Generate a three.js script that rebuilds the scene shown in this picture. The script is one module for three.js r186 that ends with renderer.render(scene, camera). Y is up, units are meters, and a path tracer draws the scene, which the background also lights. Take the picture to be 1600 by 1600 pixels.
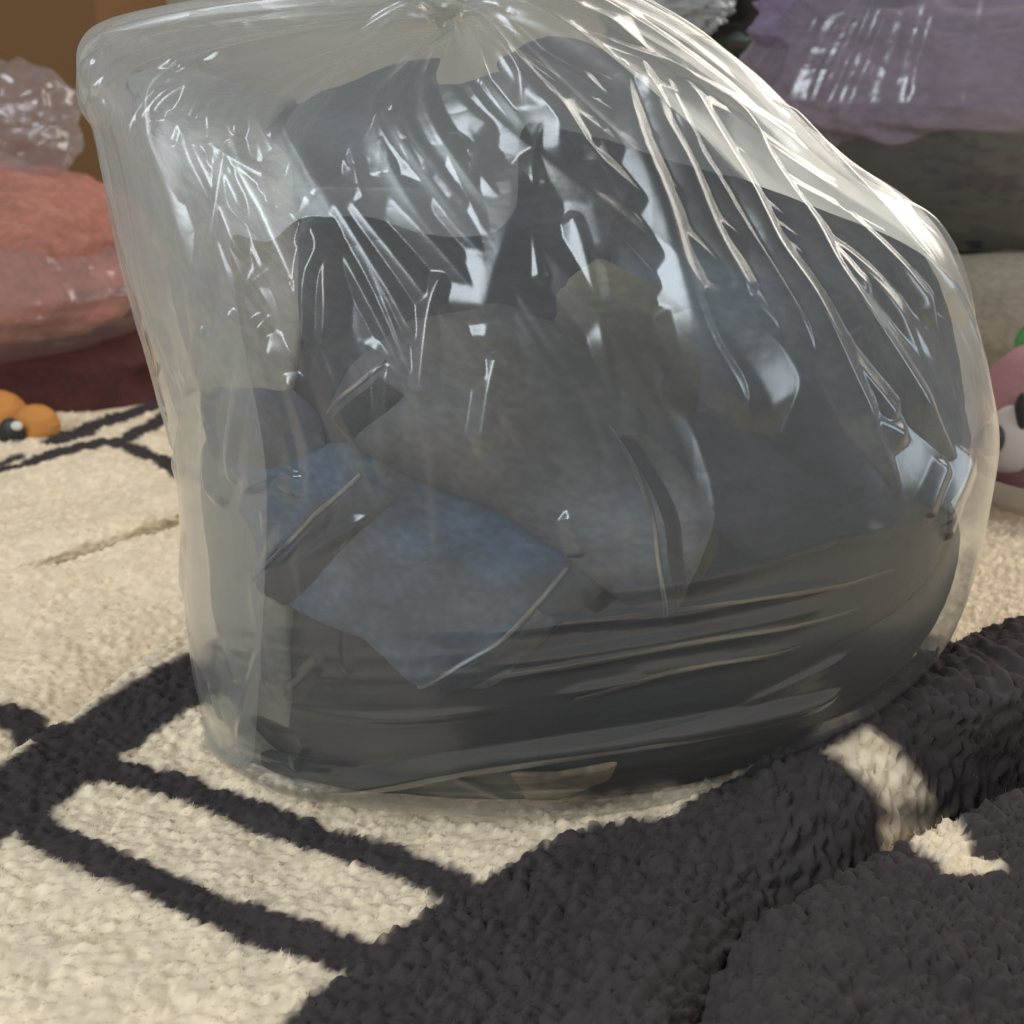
import * as THREE from 'three';
import { RoundedBoxGeometry } from 'three/addons/geometries/RoundedBoxGeometry.js';
import { mergeGeometries } from 'three/addons/utils/BufferGeometryUtils.js';
import { RectAreaLightUniformsLib } from 'three/addons/lights/RectAreaLightUniformsLib.js';

// ---------------------------------------------------------------- camera, light, exposure
const scene = new THREE.Scene();
const camera = new THREE.PerspectiveCamera(40, 1, 0.02, 30);
const EYE = new THREE.Vector3(0, 0.42, 0.72), PITCH = THREE.MathUtils.degToRad(20);
camera.position.copy(EYE);
camera.rotation.set(-PITCH, 0, 0);
camera.focus = 0.74;
camera.userData.fStop = 11;
scene.background = new THREE.Color(0.29, 0.29, 0.295);      // dim even light of the room
const renderer = new THREE.WebGLRenderer({ antialias: true });
renderer.setSize(1024, 1024);
renderer.toneMapping = THREE.LinearToneMapping;
renderer.toneMappingExposure = 1.4;
renderer.shadowMap.enabled = true;
RectAreaLightUniformsLib.init();
const WINDOWS = [   // the windows of the room, outside the frame
  { at: [1.55, 1.55, -1.45], aim: [0.05, 0.2, -0.1], w: 1.6, h: 1.3, color: [1.0, 0.93, 0.83], power: 4.8, label: 'bright warm window high above the bag, outside the picture' },
  { at: [-1.15, 1.35, 1.2], aim: [0, 0.15, -0.1], w: 0.6, h: 1.2, color: [0.84, 0.93, 1.0], power: 10.5, label: 'cool daylight window beside the bed, outside the picture' },
  { at: [1.9, 0.75, 0.35], aim: [0.1, 0.15, -0.1], w: 0.45, h: 1.0, color: [0.80, 0.91, 1.0], power: 5.0, label: 'narrow cool window low across the bed, outside the picture' },
];

// ---------------------------------------------------------------- helpers
const V3 = THREE.Vector3, clamp = THREE.MathUtils.clamp, lerp = THREE.MathUtils.lerp;
const sstep = (a, b, x) => { const t = clamp((x - a) / (b - a), 0, 1); return t * t * (3 - 2 * t); };
function rng(seed) { let s = seed >>> 0; return () => { s = (s + 0x6d2b79f5) | 0; let t = Math.imul(s ^ (s >>> 15), 1 | s); t = (t + Math.imul(t ^ (t >>> 7), 61 | t)) ^ t; return ((t ^ (t >>> 14)) >>> 0) / 4294967296; }; }
function hash(i, j, k) { let h = (Math.imul(i, 374761393) + Math.imul(j, 668265263) + Math.imul(k, 1442695041)) | 0; h = Math.imul(h ^ (h >>> 15), 0x85ebca6b); h = Math.imul(h ^ (h >>> 13), 0xc2b2ae35); return ((h ^ (h >>> 16)) >>> 0) / 4294967296; }
function noise(x, y, z = 0) {   // value noise, 0..1
  const i = Math.floor(x), j = Math.floor(y), k = Math.floor(z), fx = x - i, fy = y - j, fz = z - k;
  const a = fx * fx * (3 - 2 * fx), b = fy * fy * (3 - 2 * fy), c = fz * fz * (3 - 2 * fz);
  const l = (k2) => lerp(lerp(hash(i, j, k2), hash(i + 1, j, k2), a), lerp(hash(i, j + 1, k2), hash(i + 1, j + 1, k2), a), b);
  return lerp(l(k), l(k + 1), c);
}
function fbm(x, y, z, n = 4) { let s = 0, a = 0.5, t = 0; for (let o = 0; o < n; o++) { s += a * noise(x, y, z); t += a; a *= 0.5; x *= 2.03; y *= 2.03; z = z * 2.03 + 7.1; } return s / t; }
function ridged(x, y, z, n = 3) { let s = 0, a = 0.5, t = 0; for (let o = 0; o < n; o++) { s += a * (1 - Math.abs(2 * noise(x, y, z) - 1)); t += a; a *= 0.5; x *= 2.1; y *= 2.1; z += 9.3; } return s / t; }
function worley(x, y, out) {    // nearest and second nearest feature point
  const i = Math.floor(x), j = Math.floor(y); let d1 = 9, d2 = 9, cx = 0, cy = 0, id = 0;
  for (let a = -1; a <= 1; a++) for (let b = -1; b <= 1; b++) {
    const px = i + a + hash(i + a, j + b, 1), py = j + b + hash(i + a, j + b, 2), d = Math.hypot(px - x, py - y);
    if (d < d1) { d2 = d1; d1 = d; cx = px; cy = py; id = hash(i + a, j + b, 3); } else if (d < d2) d2 = d;
  }
  out.d1 = d1; out.d2 = d2; out.cx = cx; out.cy = cy; out.id = id; return out;
}
const used = new Map();
function numbered(n) { const k = used.get(n) || 0; used.set(n, k + 1); return k ? `${n}_${String(k).padStart(3, '0')}` : n; }
function tag(o, label, category, group, kind) { o.userData.label = label; if (category) o.userData.category = category; if (group) o.userData.group = group; if (kind) o.userData.kind = kind; return o; }
function thing(name, label, category, group) { const g = new THREE.Group(); g.name = numbered(name); scene.add(g); return tag(g, label, category, group); }
function part(name, geo, mat, parent) { const m = new THREE.Mesh(geo, mat); m.name = name; m.castShadow = m.receiveShadow = true; parent.add(m); return m; }
function geom(pos, idx, uv, col) {
  const g = new THREE.BufferGeometry();
  g.setAttribute('position', new THREE.BufferAttribute(pos instanceof Float32Array ? pos : new Float32Array(pos), 3));
  if (uv) g.setAttribute('uv', new THREE.BufferAttribute(uv instanceof Float32Array ? uv : new Float32Array(uv), 2));
  if (col) g.setAttribute('color', new THREE.BufferAttribute(col instanceof Float32Array ? col : new Float32Array(col), 3));
  g.setIndex(idx instanceof Uint32Array ? new THREE.BufferAttribute(idx, 1) : idx);
  g.computeVertexNormals();
  return g;
}
// where things stand: a point of the photograph, 1600 pixels a side, as a ray
const F = 800 / Math.tan(THREE.MathUtils.degToRad(20));
function ray(px, py) { return new V3((px - 800) / F, -(py - 800) / F, -1).normalize().applyAxisAngle(new V3(1, 0, 0), -PITCH); }
function onPlane(px, py, point, normal) { const d = ray(px, py), t = point.clone().sub(EYE).dot(normal) / d.dot(normal); return EYE.clone().addScaledVector(d, t); }
function onZ(px, py, z) { return onPlane(px, py, new V3(0, 0, z), new V3(0, 0, 1)); }
function onY(px, py, y = 0) { return onPlane(px, py, new V3(0, y, 0), new V3(0, 1, 0)); }
function toPixel(p) { const q = p.clone().sub(EYE).applyAxisAngle(new V3(1, 0, 0), PITCH); return [800 + F * q.x / -q.z, 800 - F * q.y / -q.z]; }
function segDist(px, py, ax, ay, bx, by) { const dx = bx - ax, dy = by - ay, t = clamp(((px - ax) * dx + (py - ay) * dy) / (dx * dx + dy * dy + 1e-12), 0, 1); return [Math.hypot(px - ax - t * dx, py - ay - t * dy), t, (px - ax) * dy - (py - ay) * dx]; }
function polyDist(pts, x, y) { let best = 9, side = 1, along = 0; for (let i = 0; i < pts.length - 1; i++) { const [d, t, s] = segDist(x, y, pts[i][0], pts[i][1], pts[i + 1][0], pts[i + 1][1]); if (d < best) { best = d; side = Math.sign(s) || 1; along = (i + t) / (pts.length - 1); } } return [best, side, along]; }
function inside(poly, x, y) { let c = false; for (let i = 0, j = poly.length - 1; i < poly.length; j = i++) { const [xi, yi] = poly[i], [xj, yj] = poly[j]; if ((yi > y) !== (yj > y) && x < ((xj - xi) * (y - yi)) / (yj - yi) + xi) c = !c; } return c; }
function catmull(a, t) { const n = a.length - 1, x = clamp(t, 0, 1) * n, i = Math.min(Math.floor(x), n - 1), f = x - i, p0 = a[Math.max(i - 1, 0)], p1 = a[i], p2 = a[i + 1], p3 = a[Math.min(i + 2, n)]; return 0.5 * (2 * p1 + (p2 - p0) * f + (2 * p0 - 5 * p1 + 4 * p2 - p3) * f * f + (3 * p1 - p0 - 3 * p2 + p3) * f * f * f); }

// procedural textures
function dataTex(n, f, srgb) {
  const d = new Uint8Array(n * n * 4);
  for (let y = 0; y < n; y++) for (let x = 0; x < n; x++) { const c = f(x / n, y / n), o = (y * n + x) * 4; d[o] = 255 * clamp(c[0], 0, 1); d[o + 1] = 255 * clamp(c[1], 0, 1); d[o + 2] = 255 * clamp(c[2], 0, 1); d[o + 3] = 255; }
  const t = new THREE.DataTexture(d, n, n); t.wrapS = t.wrapT = THREE.RepeatWrapping; t.magFilter = THREE.LinearFilter; t.minFilter = THREE.LinearMipmapLinearFilter; if (srgb) t.colorSpace = THREE.SRGBColorSpace; t.needsUpdate = true; return t;
}
// noise that closes on itself over one tile
function tileNoise(u, v, k, s) { const X = u * k, Y = v * k, i = Math.floor(X), j = Math.floor(Y), fx = X - i, fy = Y - j, a = fx * fx * (3 - 2 * fx), b = fy * fy * (3 - 2 * fy), m = (q) => ((q % k) + k) % k; const h = (p, q) => hash(m(p), m(q), s); return lerp(lerp(h(i, j), h(i + 1, j), a), lerp(h(i, j + 1), h(i + 1, j + 1), a), b); }
const tfbm = (u, v, k, s, n = 4) => { let r = 0, a = 0.5, t = 0; for (let o = 0; o < n; o++) { r += a * tileNoise(u, v, k, s + o); t += a; a *= 0.55; k *= 2; } return r / t; };

// one tile = 0.25 m of denim; neutral so that each garment has its own dye
const denimTex = dataTex(512, (u, v) => { const m = tfbm(u, v, 3, 11, 3), f = tfbm(u, v, 64, 31, 2), tw = 0.5 + 0.5 * Math.sin((u + v) * 2 * Math.PI * 120); const hue = (tfbm(u, v, 3, 17, 3) - 0.5), c = 0.62 + 0.42 * (m - 0.5) * 2.5 + 0.22 * (f - 0.5) + 0.02 * (tw - 0.5); return [c * (1 + 0.35 * hue), c, c * (1 - 0.35 * hue)]; }, true);
const denimBump = dataTex(512, (u, v) => { const tw = 0.5 + 0.5 * Math.sin((u + v) * 2 * Math.PI * 120), f = tfbm(u, v, 64, 51, 3); const c = 0.2 * tw + 0.8 * f; return [c, c, c]; });
const crinkleBump = dataTex(512, (u, v) => { const w = 0.08 * (tfbm(u, v, 4, 71) - 0.5), a = 1 - Math.abs(2 * tfbm(u + w, v, 6, 81, 4) - 1), b = 1 - Math.abs(2 * tileNoise(u, v + w, 12, 91) - 1); const c = 0.7 * a * a + 0.3 * b * b; return [c, c, c]; });
const softTex = dataTex(256, (u, v) => { const c = 0.80 + 0.16 * (tfbm(u, v, 6, 111, 4) - 0.5) + 0.16 * (tfbm(u, v, 48, 121, 2) - 0.5); return [c, c, c]; }, true);
const clothBump = dataTex(256, (u, v) => { const c = tfbm(u, v, 32, 61, 3); return [c, c, c]; });

function cloth(color, bump = 0.0006, rough = 0.95, tex = denimTex) { return new THREE.MeshStandardMaterial({ color: new THREE.Color().setRGB(...color), map: tex, roughness: rough, bumpMap: denimBump, bumpScale: bump, vertexColors: false }); }
const mat = (color, rough = 0.8, extra = {}) => new THREE.MeshStandardMaterial({ color: new THREE.Color().setRGB(...color), roughness: rough, ...extra });
function film(tint, through, rough, bump = 0.00022) { return new THREE.MeshPhysicalMaterial({ color: new THREE.Color().setRGB(...tint), roughness: rough, transmission: through, thickness: 0, ior: 1.55, bumpMap: crinkleBump, bumpScale: bump, side: THREE.DoubleSide }); }

// ---------------------------------------------------------------- the windows that light the room
for (const w of WINDOWS) {
  const g = thing('window', w.label, 'window');
  g.position.set(...w.at); g.lookAt(...w.aim); g.updateMatrixWorld(true);
  const pane = new THREE.PlaneGeometry(w.w, w.h), glow = new THREE.MeshStandardMaterial({ color: 0x000000, emissive: new THREE.Color().setRGB(...w.color), emissiveIntensity: 0.6, roughness: 0.4 });
  part('pane', pane, glow, g);
  const fm = mat([0.75, 0.74, 0.72], 0.5), t = 0.06, bars = [];
  for (const s of [-1, 1]) { bars.push(new THREE.BoxGeometry(t, w.h + 2 * t, 0.05).translate(s * (w.w + t) / 2, 0, 0)); bars.push(new THREE.BoxGeometry(w.w, t, 0.05).translate(0, s * (w.h + t) / 2, 0)); }
  part('frame', mergeGeometries(bars), fm, g);
  const L = new THREE.RectAreaLight(new THREE.Color().setRGB(...w.color), w.power, w.w, w.h);
  L.name = 'window_light'; L.position.set(0, 0, 0.012); L.rotation.y = Math.PI; g.add(L);
}

// ---------------------------------------------------------------- blanket: heights
const gp = (list, y = 0) => list.map(([x, z]) => { const p = onY(x, z, y); return [p.x, p.z]; });
const crestPx = [[1760, 925, .066], [1600, 985, .066], [1500, 1022, .062], [1430, 1062, .058], [1350, 1132, .050], [1290, 1178, .040], [1200, 1215, .030], [1050, 1255, .018], [900, 1300, .008], [740, 1400, 0]];
const crest = crestPx.map(([x, y, h]) => { const p = onY(x, y, h); return [p.x, p.z]; });
const along1 = (list, a) => { const t = a * (list.length - 1), i = Math.min(list.length - 2, Math.floor(t)); return lerp(list[i][2], list[i + 1][2], t - i); };
const valley = gp([[1760, 1120], [1620, 1190], [1500, 1232], [1400, 1282], [1280, 1345], [1170, 1405], [1120, 1490], [1070, 1640]], 0.012);
const lip = gp([[-160, 1290], [-20, 1205], [90, 1130], [180, 1070], [290, 985], [420, 900]], 0.028);
const fold = gp([[-200, 950], [-20, 912], [120, 872], [200, 850], [290, 808], [400, 770]], 0.01);
const hump2 = gp([[1700, 1330], [1500, 1430], [1350, 1500], [1230, 1600]], 0.02);
function height(x, z) {
  let h = lerp(0.034, 0.012, sstep(-0.3, 0.0, x)) * (fbm(x * 5 + 3, z * 6.5, 2, 3) - 0.5) * sstep(0.02, 0.16, Math.hypot(x, (z + 0.1) * 1.2) - 0.1);
  { const [d, s, a] = polyDist(crest, x, z), w = s > 0 ? 0.036 : 0.05; h += along1(crestPx, a) * Math.exp(-Math.pow(d / w, 2)); }
  { const [d, s, a] = polyDist(valley, x, z), k = lerp(1, 0.5, sstep(0.3, 0.8, a)); h -= lerp(0.065, 0.035, sstep(0.3, 0.55, a)) * k * Math.exp(-Math.pow(d / 0.013, 1.3)); h += 0.012 * k * Math.exp(-Math.pow((d - 0.035) / 0.025, 2)); }
  { const [d] = polyDist(hump2, x, z); h += 0.018 * Math.exp(-Math.pow(d / 0.07, 2)); }
  { const [d, s, a] = polyDist(lip, x, z), e = sstep(1, .85, a); const sd = -d * s; h += e * (sd > 0 ? 0.030 * Math.exp(-sd / 0.06) : 0.030 * Math.exp(-Math.pow(sd / 0.014, 2)) - 0.014 * Math.exp(-Math.pow((sd + 0.035) / 0.025, 2))); }
  { const [d] = polyDist(fold, x, z); h += 0.030 * Math.exp(-Math.pow(d / 0.075, 2)) - 0.062 * Math.exp(-Math.pow(d / 0.017, 1.4)); }
  return h;
}
// folds of the fleece that roll over their own hollow, towards the near side
function lean(x, z) {
  let ox = 0, oz = 0;
  { const [d, s] = polyDist(fold, x, z); if (s > 0 && d < 0.08) { const q = 0.024 * Math.exp(-Math.pow((d - 0.030) / 0.017, 2)); ox += q * 0.55; oz += q * 0.83; } }
  { const [d, s, a] = polyDist(valley, x, z); if (s < 0 && d < 0.09) { const q = 0.036 * sstep(0.42, 0.2, a) * Math.exp(-Math.pow((d - 0.034) / 0.020, 2)); ox += q * 0.35; oz += q * 0.94; } }
  return [ox, oz];
}
function ground(px, py) { const d = ray(px, py); let t = 0.3, p; for (let i = 0; i < 900; i++, t += 0.002) { p = EYE.clone().addScaledVector(d, t); if (p.y < height(p.x, p.z)) break; } return p; }
const gh = (list) => list.map(([x, y]) => { const p = ground(x, y); return [p.x, p.z]; });
const charcoal = [...gh([[415, 1620], [560, 1502], [650, 1440], [740, 1392], [860, 1322], [932, 1291]]), ...gp([[1050, 1240], [1290, 1162], [1360, 1095], [1440, 1030], [1520, 990], [1640, 940], [1800, 880]], 0.03), ...gp([[1900, 1100], [1900, 1900], [200, 1900]])];
const creamPatches = [gh([[1290, 1180], [1345, 1148], [1395, 1190], [1445, 1250], [1385, 1277], [1330, 1215]]), gh([[1372, 1297], [1470, 1288], [1515, 1335], [1572, 1366], [1480, 1377], [1440, 1335]])];
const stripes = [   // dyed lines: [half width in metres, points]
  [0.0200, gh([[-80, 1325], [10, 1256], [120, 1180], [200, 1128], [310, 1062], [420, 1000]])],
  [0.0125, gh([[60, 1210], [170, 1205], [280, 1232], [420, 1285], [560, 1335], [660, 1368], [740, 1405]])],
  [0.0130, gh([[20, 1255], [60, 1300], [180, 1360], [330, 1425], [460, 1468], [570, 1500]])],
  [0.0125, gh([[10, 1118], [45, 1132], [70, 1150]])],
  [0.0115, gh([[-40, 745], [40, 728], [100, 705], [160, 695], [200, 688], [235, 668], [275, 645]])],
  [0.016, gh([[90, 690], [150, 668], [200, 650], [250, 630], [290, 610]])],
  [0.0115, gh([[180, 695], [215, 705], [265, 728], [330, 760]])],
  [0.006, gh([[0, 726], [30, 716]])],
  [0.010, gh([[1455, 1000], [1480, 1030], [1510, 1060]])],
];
const CREAM = [0.69, 0.57, 0.41], COAL = [0.049, 0.040, 0.040];
function polyEdge(poly, x, z) { const d = polyDist([...poly, poly[0]], x, z)[0]; return inside(poly, x, z) ? d : -d; }
function dye(x, z) {   // 0 cream .. 1 charcoal, with the fuzzy edge of long pile
  const soft = 0.0026; let e = polyEdge(charcoal, x, z);
  if (e > -0.01) for (const p of creamPatches) e = Math.min(e, -polyEdge(p, x, z));
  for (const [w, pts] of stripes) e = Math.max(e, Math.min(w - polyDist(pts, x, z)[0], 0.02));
  return sstep(-soft, soft, e);
}
const W = {};
function worley3(x, y, z, out) {
  const i = Math.floor(x), j = Math.floor(y), k = Math.floor(z); let d1 = 9, d2 = 9;
  for (let a = i - 1; a <= i + 1; a++) for (let b = j - 1; b <= j + 1; b++) for (let c = k - 1; c <= k + 1; c++) {
    const px = a + hash(a, b, c * 4 + 1), py = b + hash(a, b, c * 4 + 2), pz2 = c + hash(a, b, c * 4 + 3), d = (px - x) ** 2 + (py - y) ** 2 + (pz2 - z) ** 2;
    if (d < d1) { d2 = d1; d1 = d; out.cx = px; out.cz = pz2; out.id = hash(a, b, c * 4); } else if (d < d2) d2 = d;
  }
  out.d1 = Math.sqrt(d1); out.d2 = Math.sqrt(d2); return out;
}
function blanketAt(x, z, fine, P) {   // fills P with the point, returns [darkness, tone]
  const h = height(x, z), [ox, oz] = lean(x, z); P.set(x + ox, h, z + oz);
  if (!fine) return [dye(x, z), 1];
  const e = 0.003, gx = (height(x + e, z) - h) / e, gz = (height(x, z + e) - h) / e, l = 1 / Math.hypot(gx, 1, gz), dark = inside(charcoal, x, z), cell = dark ? 0.0080 : 0.0060;
  const wx = x + 0.008 * (noise(x * 45, h * 45, z * 45) - 0.5) + 0.004 * (noise(x * 170, h * 170, z * 170 + 4) - 0.5), wy = h, wz = z + 0.008 * (noise(x * 45, h * 45 + 8, z * 45) - 0.5) + 0.004 * (noise(x * 170, h * 170 + 5, z * 170) - 0.5);
  worley3(wx / cell, wy / cell, wz / cell, W);
  const id = W.id, cx = W.cx * cell - wx + x, cz = W.cz * cell - wz + z, nub = (1 - Math.exp(-(W.d2 - W.d1) * 4)) * Math.max(0, 1 - 0.55 * W.d1 * W.d1);
  const flat = 1 / (1 + 1.5 * (gx * gx + gz * gz)), k = dye(lerp(x, cx, 0.35 * flat) + 0.0035 * flat * (noise(x * 260, h * 260, z * 260) - 0.5), lerp(z, cz, 0.35 * flat) + 0.0035 * flat * (noise(x * 260, h * 260 + 5, z * 260) - 0.5));
  const up = (dark ? 0.9 : 0.5) * (0.0070 + 0.0045 * (id - 0.5)) * nub + 0.0026 * (fbm(x * 330, h * 380, z * 380, 2) - 0.5) + 0.006 * (fbm(x * 42, z * 42, 6, 2) - 0.5);
  P.x -= gx * l * up; P.y += l * up; P.z -= gz * l * up;
  return [k, 0.90 + 0.2 * id + 0.14 * (fbm(x * 30, z * 30, 4, 3) - 0.5)];
}
function gridLines(lo, hi, f0, f1, step, out) { const a = []; for (let x = f0; x <= f1 + 1e-9; x += step) a.push(x); let s = step; for (let x = f1 + s; x < hi; s *= 1.25, x += Math.min(s, out)) a.push(x); a.push(hi); s = step; const b = []; for (let x = f0 - s; x > lo; s *= 1.25, x -= Math.min(s, out)) b.push(x); b.push(lo); return [...b.reverse(), ...a]; }
{
  const xs = gridLines(-1.5, 1.5, -0.50, 0.50, 0.0021, 0.05), zs = gridLines(-1.75, 0.75, -0.72, 0.26, 0.0021, 0.05), nx = xs.length, nz = zs.length;
  const pos = new Float32Array(nx * nz * 3), col = new Float32Array(nx * nz * 3), idx = new Uint32Array((nx - 1) * (nz - 1) * 6);
  let o = 0; const P = new V3();
  for (let j = 0; j < nz; j++) for (let i = 0; i < nx; i++) {
    const x = xs[i], z = zs[j], fine = x >= -0.51 && x <= 0.51 && z >= -0.73 && z <= 0.27, [k, t] = blanketAt(x, z, fine, P);
    pos[o] = P.x; pos[o + 1] = P.y; pos[o + 2] = P.z;
    for (let c = 0; c < 3; c++) col[o + c] = lerp(CREAM[c], COAL[c], k) * t;
    o += 3;
  }
  o = 0;
  for (let j = 0; j < nz - 1; j++) for (let i = 0; i < nx - 1; i++) { const a = j * nx + i; idx[o++] = a; idx[o++] = a + nx; idx[o++] = a + 1; idx[o++] = a + 1; idx[o++] = a + nx; idx[o++] = a + nx + 1; }
  const b = thing('sherpa_blanket', 'cream sherpa fleece blanket with charcoal bands and a dark bunched fold under the clear bag', 'blanket');
  part('fleece', geom(pos, idx, null, col), new THREE.MeshPhysicalMaterial({ vertexColors: true, roughness: 1, sheen: 0.08, sheenRoughness: 0.7, sheenColor: new THREE.Color(0.8, 0.78, 0.75), specularIntensity: 0.15 }), b);
  // loose fibres of the pile
  const r = rng(5), N = 120000, tuft = new THREE.ConeGeometry(0.00025, 0.0028, 4, 3);
  tuft.translate(0, 0.0014, 0);
  { const p = tuft.attributes.position; for (let i = 0; i < p.count; i++) { const y = p.getY(i); p.setX(i, p.getX(i) + 55 * y * y); } tuft.computeVertexNormals(); }
  const im = new THREE.InstancedMesh(tuft, new THREE.MeshStandardMaterial({ roughness: 1 }), N), q = new THREE.Quaternion(), m = new THREE.Matrix4(), c = new THREE.Color(), e = new THREE.Euler();
  for (let i = 0; i < N; i++) {
    const [k, t] = blanketAt(-0.5 + r(), -0.62 + 0.88 * r(), true, P);
    e.set((r() - 0.5) * 2.4, r() * 6.28, (r() - 0.5) * 2.4); q.setFromEuler(e);
    P.y -= 0.0008; m.compose(P, q, new V3(1, 0.6 + 0.7 * r(), 1)); im.setMatrixAt(i, m);
    im.setColorAt(i, c.setRGB(...CREAM.map((v, n) => lerp(v * 1.02, COAL[n] * 1.1, k) * t)));
  }
  im.name = 'fibres'; im.userData.kind = 'stuff'; im.castShadow = im.receiveShadow = true; b.add(im);
}

// ---------------------------------------------------------------- wall behind
{
  const w = part('wall', new THREE.BoxGeometry(6, 3, 0.1).translate(0, 0.9, -1.9), new THREE.MeshStandardMaterial({ color: new THREE.Color().setRGB(0.30, 0.26, 0.19), roughness: 0.95, bumpMap: clothBump, bumpScale: 0.001 }), scene);
  tag(w, 'plain beige wall behind the bags', null, null, 'structure');
}

// ---------------------------------------------------------------- the bag: base surface
const ZC = -0.10;
const pz = (list) => list.map(([x, y], i) => onZ(x, y, i < 8 ? lerp(-0.062, -0.09, sstep(4, 7, i)) : lerp(-0.09, -0.05, (i - 7) / 3)));   // the outline lies a little before the middle
const bagSpec = {
  L: pz([[345, 1200], [310, 1120], [285, 950], [270, 740], [245, 600], [195, 400], [166, 200], [150, 112], [185, 58], [430, 18], [688, 8]], ZC),
  R: pz([[1230, 1195], [1360, 1110], [1490, 940], [1548, 740], [1553, 600], [1475, 355], [1300, 232], [1170, 112], [1040, 25], [880, -40], [738, -5]], ZC),
  Fy: [0.004, 0.030, 0.085, 0.155, 0.205, 0.262, 0.310, 0.342, 0.370, 0.392, 0.404],
  Fz: [0.050, 0.080, 0.100, 0.105, 0.099, 0.082, 0.060, 0.040, 0.017, -0.010, -0.034],
  By: [0.004, 0.030, 0.085, 0.155, 0.205, 0.270, 0.330, 0.365, 0.390, 0.402, 0.408],
  Bz: [-0.25, -0.30, -0.335, -0.345, -0.335, -0.30, -0.25, -0.20, -0.15, -0.10, -0.07],
};
const bagC = { x: 0.02, y: 0.002, z: -0.10 };
const arr = (f, c0) => [c0, ...f];
const LX = arr(bagSpec.L.map((p) => p.x), bagC.x), LY = arr(bagSpec.L.map((p, i) => Math.max(0.004 + 0.016 * i, p.y)), 0.002), RX = arr(bagSpec.R.map((p) => p.x), bagC.x), RY = arr(bagSpec.R.map((p, i) => Math.max(0.004 + 0.016 * i, p.y)), 0.002);
const FY = arr(bagSpec.Fy, 0.002), FZ = arr(bagSpec.Fz, bagC.z), BY = arr(bagSpec.By, 0.002), BZ = arr(bagSpec.Bz, bagC.z);
function bagPoint(u, v, out) {   // u 0..1 round from the right over the front, v 0..1 from the middle of the bottom to the neck
  const a = u * 2 * Math.PI, c = Math.cos(a), s = Math.sin(a), n = 2.3, k = Math.pow(Math.pow(Math.abs(c), n) + Math.pow(Math.abs(s), n), -1 / n), cc = c * k, ss = s * k;
  const lx = catmull(LX, v), rx = catmull(RX, v), fz = catmull(FZ, v), bz = catmull(BZ, v), wx = c * c, wz = s * s;
  const mx = (lx + rx) / 2, zc = lerp(ZC, (fz + bz) / 2, sstep(0.75, 1, v));
  out.x = mx + (rx - lx) / 2 * cc;
  out.z = zc + (ss > 0 ? (fz - zc) : (zc - bz)) * ss;
  out.y = wx * (c > 0 ? catmull(RY, v) : catmull(LY, v)) + wz * (s > 0 ? catmull(FY, v) : catmull(BY, v));
  return out;
}
const ta = new V3(), tb = new V3(), tc = new V3(), td = new V3();
function bagNormal(u, v, out) {
  const e = 0.004; bagPoint(u + e, v, ta); bagPoint(u - e, v, tb); bagPoint(u, Math.min(1, v + e), tc); bagPoint(u, Math.max(0, v - e), td);
  ta.sub(tb); tc.sub(td); return out.crossVectors(tc, ta).normalize();
}
// a table of the front of the bag, to find the point of it behind a pixel
const table = [];
{ const p = new V3(); for (let i = 0; i <= 360; i++) for (let j = 0; j <= 240; j++) { const u = -0.04 + 0.58 * i / 360, v = 0.04 + 0.96 * j / 240; bagPoint(u, v, p); const [x, y] = toPixel(p); bagNormal(u, v, tc); if (tc.dot(EYE.clone().sub(p)) < 0) continue; table.push([x, y, u, v]); } }
function bagAt(px, py) { let best = 1e9, r = null; for (const t of table) { const d = (t[0] - px) ** 2 + (t[1] - py) ** 2; if (d < best) { best = d; r = t; } } return { p: bagPoint(r[2], r[3], new V3()), n: bagNormal(r[2], r[3], new V3()), u: r[2], v: r[3] }; }

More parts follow.
